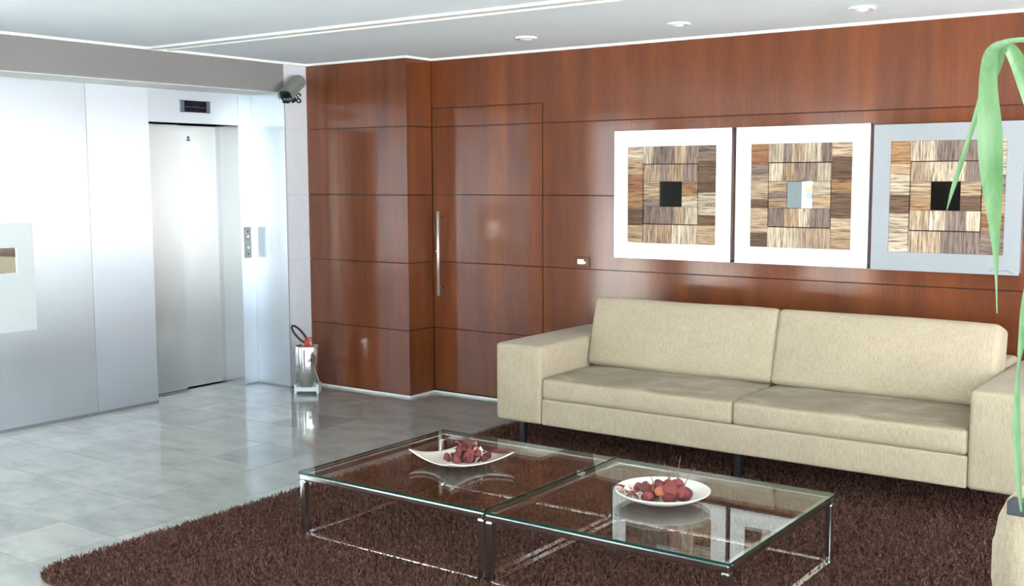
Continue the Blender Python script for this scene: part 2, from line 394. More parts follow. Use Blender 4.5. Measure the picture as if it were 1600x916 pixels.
# aluminium strip along the foot of the timber
def base_strip(n, b, mat='white', lab=''):
    o = box(n, b, mat); tag(o, lab, 'baseboard', kind='structure')
base_strip('baseboard_back', (.002, XR - .02, -.006, .0, 0, .0145), 'white', 'thin pale metal strip under the veneer wall and door')
base_strip('baseboard_block', (XP + .002, .006, YB - .006, YB, 0, .0145), 'white', 'thin pale metal strip under the forward veneer block')
base_strip('baseboard_return', (0.0, .006, YB, -.006, 0, .0145), 'white', 'thin pale metal strip under the narrow veneer return')

# ------------------------------------------------------------------ steel lift wall on the left
LY0, LY1, LZ = -1.450, -.642, 2.008
YW = -3.25
wl = boxes('wall_left', [(XS - .45, XS - .006, YW, LY0 - .012, 0, H), (XS - .45, XS - .006, LY0 - .012, LY1 + .012, LZ + .012, H),
                         (XS - .45, XS - .006, LY1 + .012, YE + .006, 0, H), (XS - .45, XP - .006, YE + .006, .02, 0, H),
                         (XS - .6, XS - .40, LY0 - .1, LY1 + .1, 0, H)], 'steel_dark')
tag(wl, 'brushed steel clad lift wall on the left', 'wall', kind='structure')
g2 = .0012
def sp(y0, y1, z0, z1, mat='steel', d=.0): return panel('steel_panel', [(y0 + g2, z0), (y1 - g2, z0), (y1 - g2, z1), (y0 + g2, z1)], 'x', XS + d, .006, wl, mat)
sp(YW, -1.942, .020, HB); sp(-1.942, LY0, .020, HB, 'steel_b', d=.003); sp(LY0, LY1, LZ, HB); sp(LY1, YE, .016, HB)
panel('steel_panel', [(XS, .016), (XP, .016), (XP, HB), (XS, HB)], 'y', YE, .006, wl, 'steel')
zz = [.016, H * .4, H * .6, H * .8, H - .002]
for z0, z1 in zip(zz, zz[1:]):
    panel('laminate_panel', [(YE + .001, z0 + .0008), (YB, z0 + .0008), (YB, z1 - .0008), (YE + .001, z1 - .0008)], 'x', XP, .006, wl, 'alu')
o = boxes('baseboard_left', [(XS - .004, XS + .002, YW, LY0, 0, .018), (XS - .004, XS + .002, LY1, YE, 0, .014), (XS, XP, YE - .002, YE + .004, 0, .014), (XP - .004, XP + .002, YE, YB, 0, .014)], 'steel_dark')
tag(o, 'dark metal skirting line along the foot of the steel wall', 'baseboard', kind='structure')
bk = box('wall_bulkhead', (XS - .3, XP, YF, YE + .001, HB, H), 'taupe'); so = box('added_lit_soffit_board', (XS - .002, XP - .001, YF + .1, YE - .001, HB - .004, HB + .001), 'white', bk)  # white board added so the bulkhead's underside looks lit
tag(bk, 'plain taupe painted bulkhead above the steel lift wall', 'bulkhead', kind='structure')
# white cornice strips
def trim(n, b, lab): tag(box(n, b, 'white'), lab, 'cornice', kind='structure')
CT = .016
trim('trim_1', (XP, XP + .02, YF, YB - .02, H - CT, H), 'white cornice strip above the taupe bulkhead')
trim('trim_2', (XP, .02, YB - .02, YB, H - CT, H), 'white cornice strip above the forward veneer block')
trim('trim_3', (.0, .02, YB, -.02, H - CT, H), 'white cornice strip above the narrow veneer return')
trim('trim_4', (.0, XR - .01, -.02, .0, H - CT, H), 'white cornice strip along the top of the long veneer wall')
trim('trim_5', (XP + .02, XR - .01, -1.72, -1.655, H - .014, H), 'wider white strip of the double line across the ceiling')
trim('trim_6', (XP + .02, XR - .01, -1.575, -1.545, H - .010, H), 'narrower white strip of the double line across the ceiling')

# lift doors, recessed
lift = empty('door_2', (XS - .25, (LY0 + LY1) / 2, 0)); tag(lift, 'two leaf satin steel lift door in the steel wall', 'lift door', kind='structure')
def lb(n, b, mat, par=lift, bevel=0.):
    L0 = lift.location; o = box(n, (b[0] - L0.x, b[1] - L0.x, b[2] - L0.y, b[3] - L0.y, b[4], b[5]), mat, par, bevel); return o
lb('door_leaf', (-1.622, -1.597, LY0 - .01, -1.015, .010, LZ - .003), 'steel_door', bevel=.002)
lf = lb('door_leaf', (-1.672, -1.645, -1.030, LY1 + .012, .010, LZ - .003), 'steel_door', bevel=.002)
lb('jamb', (-1.585, XS - .001, LY1 - .001, LY1 + .012, 0, LZ), 'jamb')
lb('jamb', (-1.70, -1.585, LY1 + .004, LY1 + .02, 0, LZ), 'steel_dark')
lb('jamb', (-1.70, XS - .001, LY0 - .012, LY0, 0, LZ), 'steel_dark')
lb('header', (-1.70, XS - .001, LY0, LY1, LZ - .002, LZ + .012), 'jamb')
lb('sill', (-1.70, -1.61, LY0, LY1, -.004, .004), 'steel_dark')
bd = lb('badge', (-1.645, -1.6435, -.905, -.885, 1.905, 1.925), 'ink'); lb('badge', (-1.645, -1.6435, -.912, -.878, 1.890, 1.900), 'ink')
# floor indicator above the lift
ind = empty('lift_indicator', (XS, -1.047, 2.127)); tag(ind, 'dark rectangular floor display with grey ends above the lift door', 'display')
box('screen', (0.0, .012, -.100, .100, -.042, .042), 'screen', ind, .002)
box('end_cap', (0.0, .015, -.133, -.100, -.044, .044), 'display_cap', ind, .002); box('end_cap', (0.0, .015, .100, .133, -.044, .044), 'display_cap', ind, .002)
box('display_line', (.0121, .0128, -.09, .09, -.006, -.003), 'display_cap', ind); box('digit_marks', (.0121, .0128, -.03, .03, .002, .006), 'led', ind)
# call button plate
cb = empty('call_button_panel', (XS, -.582, 1.113)); tag(cb, 'slim upright steel call button plate beside the lift door', 'button panel')
box('plate', (0, .006, -.034, .034, -.12, .12), 'buttonplate', cb, .002)
for z in (.045, -.04):
    b_ = lathe('button', [(0, .006), (.012, .006), (.013, 0), (0, 0)], 'whiteplastic', cb, (.006, 0, z), 18); b_.rotation_euler = (0, math.pi / 2, 0)
    r_ = lathe('button_ring', [(.013, .004), (.017, .004), (.018, 0), (.013, 0), (.013, .004)], 'steel_dark', b_, (0, 0, 0), 18)
box('key_slot', (.006, .0075, -.006, .006, .078, .094), 'black', cb); box('key_slot', (.006, .0075, -.006, .006, -.094, -.082), 'black', cb)
# thin cabinet on the steel wall
cab = empty('wall_cabinet', (XS, -2.70, .985)); tag(cab, 'flat white metal cabinet door with small glass window on the steel wall', 'cabinet')
boxes('door_plate', [(0.0, .014, -.33, .33, .190, .345), (0.0, .014, -.33, .33, -.345, .030), (0.0, .014, .215, .33, .030, .190), (0.0, .014, -.33, -.12, .030, .190)], 'cabinet', cab)
box('window', (0.002, .006, -.12, .215, .030, .190), 'mirror', cab)

# ------------------------------------------------------------------ windows and the walls out of sight
def window(name, ax, fx, a0, a1, lab):
    L = a1 - a0; w = empty(name, ((fx, (a0 + a1) / 2, 0) if ax == 'x' else ((a0 + a1) / 2, fx, 0))); tag(w, lab, 'window', kind='structure')
    n = max(1, round(L / 1.25)); fw = .03
    def B(nm, s0, s1, z0, z1, d, mat):
        b_ = (-d, d, s0, s1, z0, z1) if ax == 'x' else (s0, s1, -d, d, z0, z1); return box(nm, b_, mat, w)
    B('sill', -L / 2, L / 2, WZ0 - .04, WZ0, .05, 'chrome_dark'); B('head', -L / 2, L / 2, WZ1, WZ1 + .04, .05, 'chrome_dark')
    for i in range(n + 1):
        c = -L / 2 + L * i / n; B('mullion', c - fw / 2, c + fw / 2, WZ0, WZ1, .04, 'chrome_dark')
        if i < n: B('pane', c + fw / 2, c + L / n - fw / 2, WZ0, WZ1, .003, 'pane')
labs = ['glazing in the left wall beyond the steel cladding', 'glazing at the far end of the left wall', 'narrow glazing in the street front', 'wide glazing in the street front', 'long glazing in the right wall']
for wd, lb_ in zip(WINS, labs): window(*wd, lb_)
TH = .12
def st(n, bs, mat, lab): tag(boxes(n, bs, mat), lab, 'wall', kind='structure')
st('wall_left_front', [(XS - TH, XS + TH / 2, -6.85, -6.05, 0, H)], 'darkwall', 'dark timber pier between the left windows')
st('wall_left_end', [(XS - TH, XS + TH / 2, YF - .1, -8.9, 0, H), (XS - TH, XS + .0, -4.45, YW, 0, H), (XS - TH, XS + .02, -8.9, YW, WZ1 + .04, H), (XS - TH, XS + .02, -8.9, YW, 0, WZ0 - .04)], 'greywall', 'grey plaster around the left windows')
st('wall_front_corner', [(XS - TH, -.62, YF - TH, YF + TH / 2, 0, H), (-.62, XR, YF - TH, YF + TH / 2, WZ1 + .04, H), (-.62, XR, YF - TH, YF + TH / 2, 0, WZ0 - .04), (7.8, XR + TH, YF - TH, YF + TH / 2, 0, H)], 'greywall', 'grey plaster of the street front')
st('wall_front', [(.40, 3.3, YF - TH, YF + TH / 2, 0, H)], 'darkwall', 'dark timber pier in the street front')
st('wall_right', [(XR - TH / 2, XR + TH, YF, -8.6, 0, H), (XR - TH / 2, XR + TH, -.5, .02, 0, H), (XR - TH / 2, XR + TH, -8.6, -.5, WZ1 + .04, H), (XR - TH / 2, XR + TH, -8.6, -.5, 0, WZ0 - .04)], 'greywall', 'grey plaster around the right window')
gr = box('ground', (-40, 45, -45, 40, -.30, -.13), 'paving'); tag(gr, 'plain street paving outside the lobby', 'ground', kind='structure')
sb = empty('street_barrier', (-3.4, -16.2, -.13)); tag(sb, 'yellow and dark barrier outside, seen in the middle mirror', 'barrier')
box('white_base', (-1.6, 1.6, 0, .3, 0, 1.28), 'barrier_white', sb); box('dark_band', (-1.6, 1.6, -.02, .3, 1.28, 1.41), 'navy', sb); box('yellow_rail', (-1.6, 1.6, -.04, .3, 1.41, 1.57), 'yellow', sb)

# ------------------------------------------------------------------ recessed ceiling spots
spot_me = lathe_mesh('ring', [(.062, 0), (.070, -.006), (.066, -.012), (.050, -.013), (.046, -.004), (.046, 0)], 32)
lens_me = lathe_mesh('lens', [(.046, -.003), (.040, -.012), (.022, -.022), (0, -.024)], 32)
arm_me = bm_mesh((lambda b: (add_box(b, -.085, -.045, -.012, .012, -.006, 0), b)[1])(bmesh.new()), 'clip')
for i, (x, y, lab) in enumerate([(1.285, -.625, 'white recessed ceiling spot nearest the lift'), (2.33, -.615, 'white recessed ceiling spot above the left hand picture gap'), (3.36, -.58, 'white recessed ceiling spot nearest the right edge')]):
    s = empty('ceiling_spotlight', (x, y, H)); s.rotation_euler.z = -.6; tag(s, lab, 'spotlight', 'recessed ceiling spots')
    for nm, me, mt in (('ring', spot_me, 'ring'), ('lens', lens_me, 'lens'), ('clip', arm_me, 'ring')):
        link(nm, me, mt, s)

# ------------------------------------------------------------------ shag rug
RX0, RX1, RY0, RY1 = 1.145, 5.30, -4.00, -.50
rug = empty('shag_rug', ((RX0 + RX1) / 2, (RY0 + RY1) / 2, 0)); tag(rug, 'dark brown shag rug under the glass tables and sofa', 'rug')
def rug_inset(x, y, rad=.16):
    """signed distance inside the round-cornered rug outline"""
    hx_, hy_ = (RX1 - RX0) / 2, (RY1 - RY0) / 2
    qx = np.abs(x) - (hx_ - rad); qy = np.abs(y) - (hy_ - rad)
    out = np.sqrt(np.maximum(qx, 0) ** 2 + np.maximum(qy, 0) ** 2) + np.minimum(np.maximum(qx, qy), 0) - rad
    return -out
bm = bmesh.new(); rad = .16; hx_, hy_ = (RX1 - RX0) / 2 - .012, (RY1 - RY0) / 2 - .012
vs = []
for sx, sy, a0 in ((1, 1, 0), (-1, 1, 90), (-1, -1, 180), (1, -1, 270)):
    for a in range(0, 91, 15):
        t = math.radians(a0 + a); vs.append((sx * (hx_ - rad) + rad * math.cos(t), sy * (hy_ - rad) + rad * math.sin(t)))
lo = [bm.verts.new((x, y, .0)) for x, y in vs]; hi = [bm.verts.new((x, y, .010)) for x, y in vs]
bm.faces.new(hi); bm.faces.new(lo[::-1])
for i in range(len(vs)): j = (i + 1) % len(vs); bm.faces.new((lo[i], lo[j], hi[j], hi[i]))
link('backing', bm_mesh(bm, 'backing'), 'rug', rug)
NB = 230000
bx_ = rng.uniform(-(RX1 - RX0) / 2, (RX1 - RX0) / 2, NB); by_ = rng.uniform(-(RY1 - RY0) / 2, (RY1 - RY0) / 2, NB)
ok = rug_inset(bx_, by_) > .006; bx_, by_ = bx_[ok], by_[ok]; n = len(bx_)
az = rng.uniform(0, 2 * np.pi, n); lean = rng.uniform(.2, 1.25, n); ln = rng.uniform(.020, .036, n); wd_ = rng.uniform(.004, .008, n)
fa = rng.uniform(0, 2 * np.pi, n)
dx, dy = np.cos(az), np.sin(az); wx, wy = np.cos(fa) * wd_ / 2, np.sin(fa) * wd_ / 2
V = np.zeros((n, 5, 3)); z0 = .006
mxx = bx_ + dx * ln * .45 * np.sin(lean * .5); myy = by_ + dy * ln * .45 * np.sin(lean * .5); mz = z0 + ln * .55 * np.cos(lean * .5)
tx = mxx + dx * ln * .5 * np.sin(lean * 1.4); ty = myy + dy * ln * .5 * np.sin(lean * 1.4); tz = mz + ln * .45 * np.cos(lean * 1.3)
V[:, 0] = np.stack([bx_ - wx, by_ - wy, np.full(n, z0)], 1); V[:, 1] = np.stack([bx_ + wx, by_ + wy, np.full(n, z0)], 1)
V[:, 2] = np.stack([mxx + wx, myy + wy, mz], 1); V[:, 3] = np.stack([mxx - wx, myy - wy, mz], 1); V[:, 4] = np.stack([tx, ty, tz], 1)
me = bpy.data.meshes.new('pile'); me.vertices.add(n * 5); me.vertices.foreach_set('co', V.reshape(-1))
base = (np.arange(n) * 5)[:, None]
loops = np.concatenate([base + np.array([0, 1, 2, 3]), base + np.array([3, 2, 4])], 1).reshape(-1)
me.loops.add(n * 7); me.loops.foreach_set('vertex_index', loops.astype(np.int32))
st_ = np.stack([np.arange(n) * 7, np.arange(n) * 7 + 4], 1).reshape(-1); me.polygons.add(n * 2); me.polygons.foreach_set('loop_start', st_.astype(np.int32))
me.update(calc_edges=True); me.validate()
pile = link('pile', me, 'rug', rug); pile['kind'] = 'stuff'

# ------------------------------------------------------------------ sofa
SX0, SX1, SY = 1.421, 4.415, -1.143
A1, A2, SM = 1.742, 4.092, 2.931
sofa = empty('sofa', ((SX0 + SX1) / 2, -.62, 0)); tag(sofa, 'long beige fabric sofa with two seat and two back cushions', 'sofa')
S0 = sofa.location
def sc(nm, x0, x1, y0, y1, z0, z1, r, puff=(0, 0, 0), rot=None, wob=0., seed=0, mat='fabric'):
    return cushion(nm, ((x0 + x1) / 2 - S0.x, (y0 + y1) / 2 - S0.y, (z0 + z1) / 2), ((x1 - x0) / 2, (y1 - y0) / 2, (z1 - z0) / 2), r, mat, sofa, puff, rot, wob=wob, seed=seed)
ZB, ZA = .175, .634
sc('arm', SX0, A1, SY, -.10, ZB, ZA, .022, (.003, .002, .004)); sc('arm', A2, SX1, SY, -.10, ZB, ZA, .022, (.003, .002, .004))
sc('base', A1 + .001, A2 - .001, SY + .004, -.12, ZB, .328, .012, (0, .002, 0))
sc('back_frame', A1 + .001, A2 - .001, -.36, -.10, .31, .66, .03)
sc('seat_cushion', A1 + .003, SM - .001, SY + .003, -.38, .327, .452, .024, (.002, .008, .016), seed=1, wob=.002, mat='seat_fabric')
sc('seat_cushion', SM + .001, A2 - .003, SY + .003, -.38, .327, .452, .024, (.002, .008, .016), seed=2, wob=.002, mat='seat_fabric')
for i, (x0, x1) in enumerate(((A1 + .004, SM + .001), (SM - .001, A2 - .004))):
    cushion('back_cushion', ((x0 + x1) / 2 - S0.x, -.505 - S0.y, .648), ((x1 - x0) / 2, .098, .208), .030, 'fabric', sofa, (.006, .022, .010), (math.radians(-15.5), 0, 0), seed=3 + i, wob=.003)
lg = None
for x in (1.545, 2.925, 4.30):
    for y in (-1.035, -.22):
        if lg is None:
            lg = box('leg', (-.017, .017, -.017, .017, .008, ZB + .004), 'black', sofa, .002); o = lg
        else: o = copy_of(lg, sofa)
        o.location = (x - S0.x, y - S0.y, 0)

# ------------------------------------------------------------------ glass coffee tables
def glass_table(x0, x1, y0, y1, label):
    cx, cy = (x0 + x1) / 2, (y0 + y1) / 2; hx, hy = (x1 - x0) / 2, (y1 - y0) / 2
    t = empty('coffee_table', (cx, cy, 0)); tag(t, label, 'coffee table', 'pair of square glass coffee tables')
    zt, gt, w = .306, .010, .030; ins = .004
    bm = bmesh.new(); add_box(bm, -hx, hx, -hy, hy, zt - gt, zt)
    me = bm_mesh(bm, 'glass_top'); g = link('glass_top', me, 'glass', t); me.materials.append(M['glass_edge'])
    for p_ in me.polygons:
        if abs(p_.normal.z) < .5: p_.material_index = 1
    r1 = zt - gt; r0 = r1 - w; X, Y = hx - ins, hy - ins
    for s in (-1, 1):
        box('top_rail', (-X, X, min(s * Y, s * (Y - w)), max(s * Y, s * (Y - w)), r0, r1), 'chrome', t, .007, 3)
        box('top_rail', (min(s * X, s * (X - w)), max(s * X, s * (X - w)), -Y + w, Y - w, r0, r1), 'chrome', t, .007, 3)
        box('runner', (-X + w, X - w, min(s * Y, s * (Y - w)), max(s * Y, s * (Y - w)), .005, .026), 'chrome', t, .004)
        box('runner', (min(s * X, s * (X - w)), max(s * X, s * (X - w)), -Y + w, Y - w, .005, .026), 'chrome', t, .004)
        for s2 in (-1, 1):
            box('leg', (min(s * X, s * (X - w)), max(s * X, s * (X - w)), min(s2 * Y, s2 * (Y - w)), max(s2 * Y, s2 * (Y - w)), .012, r0), 'chrome', t, .007, 3)
    return t
glass_table(1.708, 2.738, -3.010, -1.992, 'square glass and chrome coffee table holding the square plate')
glass_table(2.748, 3.785, -3.020, -1.992, 'square glass and chrome coffee table holding the round plate')
ZT = .3062

# ------------------------------------------------------------------ plates and dried pods
def square_plate():
    N = 24; side = .345; bm = bmesh.new(); g = []
    for i in range(N + 1):
        row = []
        for j in range(N + 1):
            u, v = 2 * i / N - 1, 2 * j / N - 1
            k_ = 1 - .10 * (1 - v * v) * u * u; k2 = 1 - .10 * (1 - u * u) * v * v
            z = .006 + .050 * (((u * u + v * v) / 2) ** 1.35)
            row.append(bm.verts.new((side / 2 * u * k_, side / 2 * v * k2, z)))
        g.append(row)
    for i in range(N):
        for j in range(N): bm.faces.new((g[i][j], g[i + 1][j], g[i + 1][j + 1], g[i][j + 1]))
    me = bm_mesh(bm, 'square_plate', True); o = link('square_plate', me, 'ceramic')
    sd = o.modifiers.new('thickness', 'SOLIDIFY'); sd.thickness = .005; sd.offset = -1
    return o
sp_ = square_plate(); sp_.location = (2.215, -2.485, ZT); sp_.rotation_euler.z = math.radians(28 - 45)
for p_ in sp_.data.polygons:
    pass
tag(sp_, 'cream square plate with upturned corners on the left glass table', 'plate')
rp_ = link('round_plate', lathe_mesh('round_plate', [(0, .0045), (.065, .0045), (.11, .012), (.155, .028), (.188, .046), (.192, .0465), (.1915, .043), (.156, .023), (.112, .006), (.07, .0), (0, .0)], 56), 'ceramic_w')
rp_.location = (3.247, -2.485, ZT); tag(rp_, 'white round shallow bowl on the right glass table', 'plate')
def pod_mesh(seed, lump=.25, squash=1.):
    bm = bmesh.new(); bmesh.ops.create_icosphere(bm, subdivisions=3, radius=1.); r_ = np.random.default_rng(seed)
    ks = r_.normal(size=(7, 3)) * 2.4; ph = r_.uniform(0, 6.28, 7)
    for v in bm.verts:
        d = sum(math.sin(float(np.dot(k_, v.co)) + f_) for k_, f_ in zip(ks, ph)) / 7
        v.co *= 1 + lump * d; v.co.z *= squash
    return bm_mesh(bm, 'pod', True)
PM = {}
for mt in ('pod', 'pod2', 'pod3'):
    for s in range(3):
        me = pod_mesh(s + 10 * len(PM), .45 if mt != 'pod2' else .2, .9); me.materials.append(M[mt]); PM[mt, s] = me
def petal_mesh(seed):
    bm = bmesh.new(); N = 6; rows = []
    for i in range(N + 1):
        t = i / N; w = .42 * math.sin(math.pi * min(1, t * .9 + .08)); z = .35 * math.sin(2.6 * t)
        rows.append([bm.verts.new((t * 2 - 1, s * w, z + .18 * abs(s))) for s in (-1, 0, 1)])
    for a, b_ in zip(rows, rows[1:]):
        for j in range(2): bm.faces.new((a[j], a[j + 1], b_[j + 1], b_[j]))
    return bm_mesh(bm, 'petal', True)
PT = {}
for mt in ('petal', 'pod', 'pod3', 'pale'):
    me = petal_mesh(1); me.materials.append(M[mt]); PT[mt] = me
def thing_from(name, me, loc, scale, rot, label, cat, group):
    o = bpy.data.objects.new(name, me); COL.objects.link(o); o.location = loc; o.scale = (scale,) * 3 if not isinstance(scale, tuple) else scale
    o.rotation_euler = rot; tag(o, label, cat, group); return o
def settle(placed, x, y, r_, ground):
    z = ground + r_ * .85
    for (px, py, pz, pr) in placed:
        d = math.hypot(x - px, y - py); s = (r_ + pr) * .86
        if d < s: z = max(z, pz + math.sqrt(s * s - d * d) * .8)
    return z
# square plate: a heap of red pods, right of centre along the plate's long diagonal
placed = []; r_ = random.Random(3)
def sq_ground(x, y):
    a = -math.radians(28 - 45); dx_, dy_ = x - 2.215, y + 2.485
    u = (dx_ * math.cos(a) - dy_ * math.sin(a)) / .1725; v = (dx_ * math.sin(a) + dy_ * math.cos(a)) / .1725
    return ZT + .007 + .050 * (((u * u + v * v) / 2) ** 1.35)
heap = [(20, .102, .048, .0), (13, .074, .036, .022), (8, .044, .026, .045), (3, .020, .012, .064)]
for cnt, ra, rb, lift_ in heap:
    for i in range(cnt):
        q = math.sqrt((i + .5) / cnt); t = i * 2.39996 + cnt; rad = r_.uniform(.013, .021)
        a_, b_ = ra * q * math.cos(t), rb * q * math.sin(t)
        x = 2.240 + .81 * a_ - .58 * b_; y = -2.470 + .58 * a_ + .81 * b_
        z = sq_ground(x, y) * (lift_ < .01) + (ZT + .012) * (lift_ >= .01) + rad * .8 + lift_; placed.append((x, y, z, rad))
        mt = r_.choice(['pod', 'pod', 'pod', 'pod3', 'pod3', 'pod3', 'pod2'] if lift_ < .05 else ['pod', 'pod3'])
        thing_from('dried_pod', PM[mt, r_.randrange(3)], (x, y, z), (rad * r_.uniform(.8, 1.25), rad * r_.uniform(.8, 1.2), rad * r_.uniform(.7, 1.1)), (r_.uniform(0, 6), r_.uniform(0, 6), r_.uniform(0, 6)),
               {'pod': 'dull red dried pod in the heap on the square plate', 'pod3': 'dark maroon dried pod in the heap on the square plate', 'pod2': 'orange red dried pod in the heap on the square plate'}[mt], 'dried pod', 'dried pods heaped on the square plate')
for i in range(24):
    t = r_.uniform(0, 6.28); q = r_.uniform(.02, .085); x, y = 2.240 + q * math.cos(t), -2.470 + .8 * q * math.sin(t)
    mt = ['pod', 'pod3', 'pod', 'petal', 'pod3', 'pod', 'pale', 'pod3'][i % 8]
    z = settle(placed, x, y, .008, sq_ground(x, y)) + .008
    thing_from('dried_petal', PT[mt], (x, y, min(z, ZT + .115)), r_.uniform(.014, .022), (r_.uniform(-.9, .9), r_.uniform(-1.2, .6), r_.uniform(0, 6)),
               {'pod': 'curled red dried petal on the heap of the square plate', 'pod3': 'curled dark dried petal on the heap of the square plate', 'pale': 'glossy pale curled chip on the heap of the square plate', 'petal': 'curled tan dried petal on the heap of the square plate'}[mt], 'dried petal', 'dried petals on the square plate')
bigleaf = thing_from('dried_leaf', PT['pod'], (2.372, -2.405, ZT + .050), (.075, .075, .03), (.0, -.12, .52), 'long red dried leaf lying along the right corner of the square plate', 'dried leaf', None)
# round plate
def rd_ground(x, y):
    d = math.hypot(x - 3.247, y + 2.485); return ZT + float(np.interp(d, [0, .065, .11, .155, .188], [.005, .005, .012, .028, .046]))
placed = []
big = [(3.215, -2.500, .034, 'pod2'), (3.262, -2.475, .030, 'pod'), (3.300, -2.520, .031, 'pod'), (3.335, -2.475, .033, 'pod3'), (3.275, -2.548, .027, 'pod2'), (3.225, -2.560, .026, 'pod'), (3.318, -2.555, .028, 'pod'), (3.195, -2.535, .024, 'pod3'), (3.282, -2.500, .024, 'pod'), (3.250, -2.525, .022, 'pod3'), (3.128, -2.470, .020, 'pod'), (3.350, -2.515, .024, 'pod'), (3.305, -2.470, .024, 'pod')]
FRUIT = ['largest orange dried fruit with a stem, left in the round bowl heap', 'red dried fruit with a stem behind the orange one in the round bowl', 'red dried fruit with an upright stem right of the heap middle in the bowl',
    'dark red dried fruit whose stem leans farthest right in the round bowl', 'small orange dried fruit at the front of the heap in the round bowl', 'red dried fruit with a short stem, front left of the heap in the bowl',
    'red dried fruit at the front right of the heap in the round bowl', 'dark red dried fruit at the left end of the heap in the bowl', 'red dried fruit with a stem on top of the heap in the bowl',
    'dark red dried fruit in the middle of the heap in the bowl', 'single red dried fruit lying apart at the left in the round bowl', 'red dried fruit at the right end of the heap in the bowl', 'red dried fruit with the tallest stem at the back of the bowl heap']
nm_ = {'pod': 'round red dried fruit', 'pod2': 'round orange dried fruit', 'pod3': 'round dark red dried fruit'}
stems = {1: (.03, .05), 3: (.05, .085), 2: (.0, .075), 5: (-.01, .05), 8: (-.02, .085), 12: (.012, .10), 0: (-.025, .06)}
for i, (x, y, rad, mt) in enumerate(big):
    z = settle(placed, x, y, rad, rd_ground(x, y)); z = min(z, ZT + .075); placed.append((x, y, z, rad))
    lab = FRUIT[i]
    o = thing_from('dried_fruit', PM[mt, i % 3], (x, y, z), rad, (0, 0, r_.uniform(0, 6)), lab, 'dried fruit', 'dried fruits in the round bowl')
    if i in stems:
        dx_, hz = stems[i]; bm = bmesh.new()
        tube_bm(bm, [(0, 0, .8), (dx_ * .3 / rad, 0, .9 + hz * .4 / rad), (dx_ / rad, dx_ * .5 / rad, .9 + hz * .85 / rad)], [.0022 / rad, .0016 / rad, .0012 / rad], 6)
        s = link('stem', bm_mesh(bm, 'stem', True), 'twig', o); s.rotation_euler = (0, 0, -o.rotation_euler.z + .6)
for i in range(12):
    t = i / 11; x = 3.098 + .10 * t + r_.uniform(-.012, .012); y = -2.565 - .035 * t + .0 * r_.random() + r_.uniform(-.012, .012)
    mt = ['petal', 'petal', 'pod', 'pale', 'petal', 'pod3'][i % 6]
    thing_from('dried_petal', PT[mt], (x, y, rd_ground(x, y) + .013), r_.uniform(.020, .032), (r_.uniform(-.5, .5), r_.uniform(-.5, .3), r_.uniform(0, 6)),
               {'petal': 'curled tan dried petal at the left rim of the round bowl', 'pod': 'curled red dried petal at the left rim of the round bowl', 'pale': 'glossy pale chip at the left rim of the round bowl', 'pod3': 'dark dried petal at the left rim of the round bowl'}[mt], 'dried petal', 'dried petals in the round bowl')

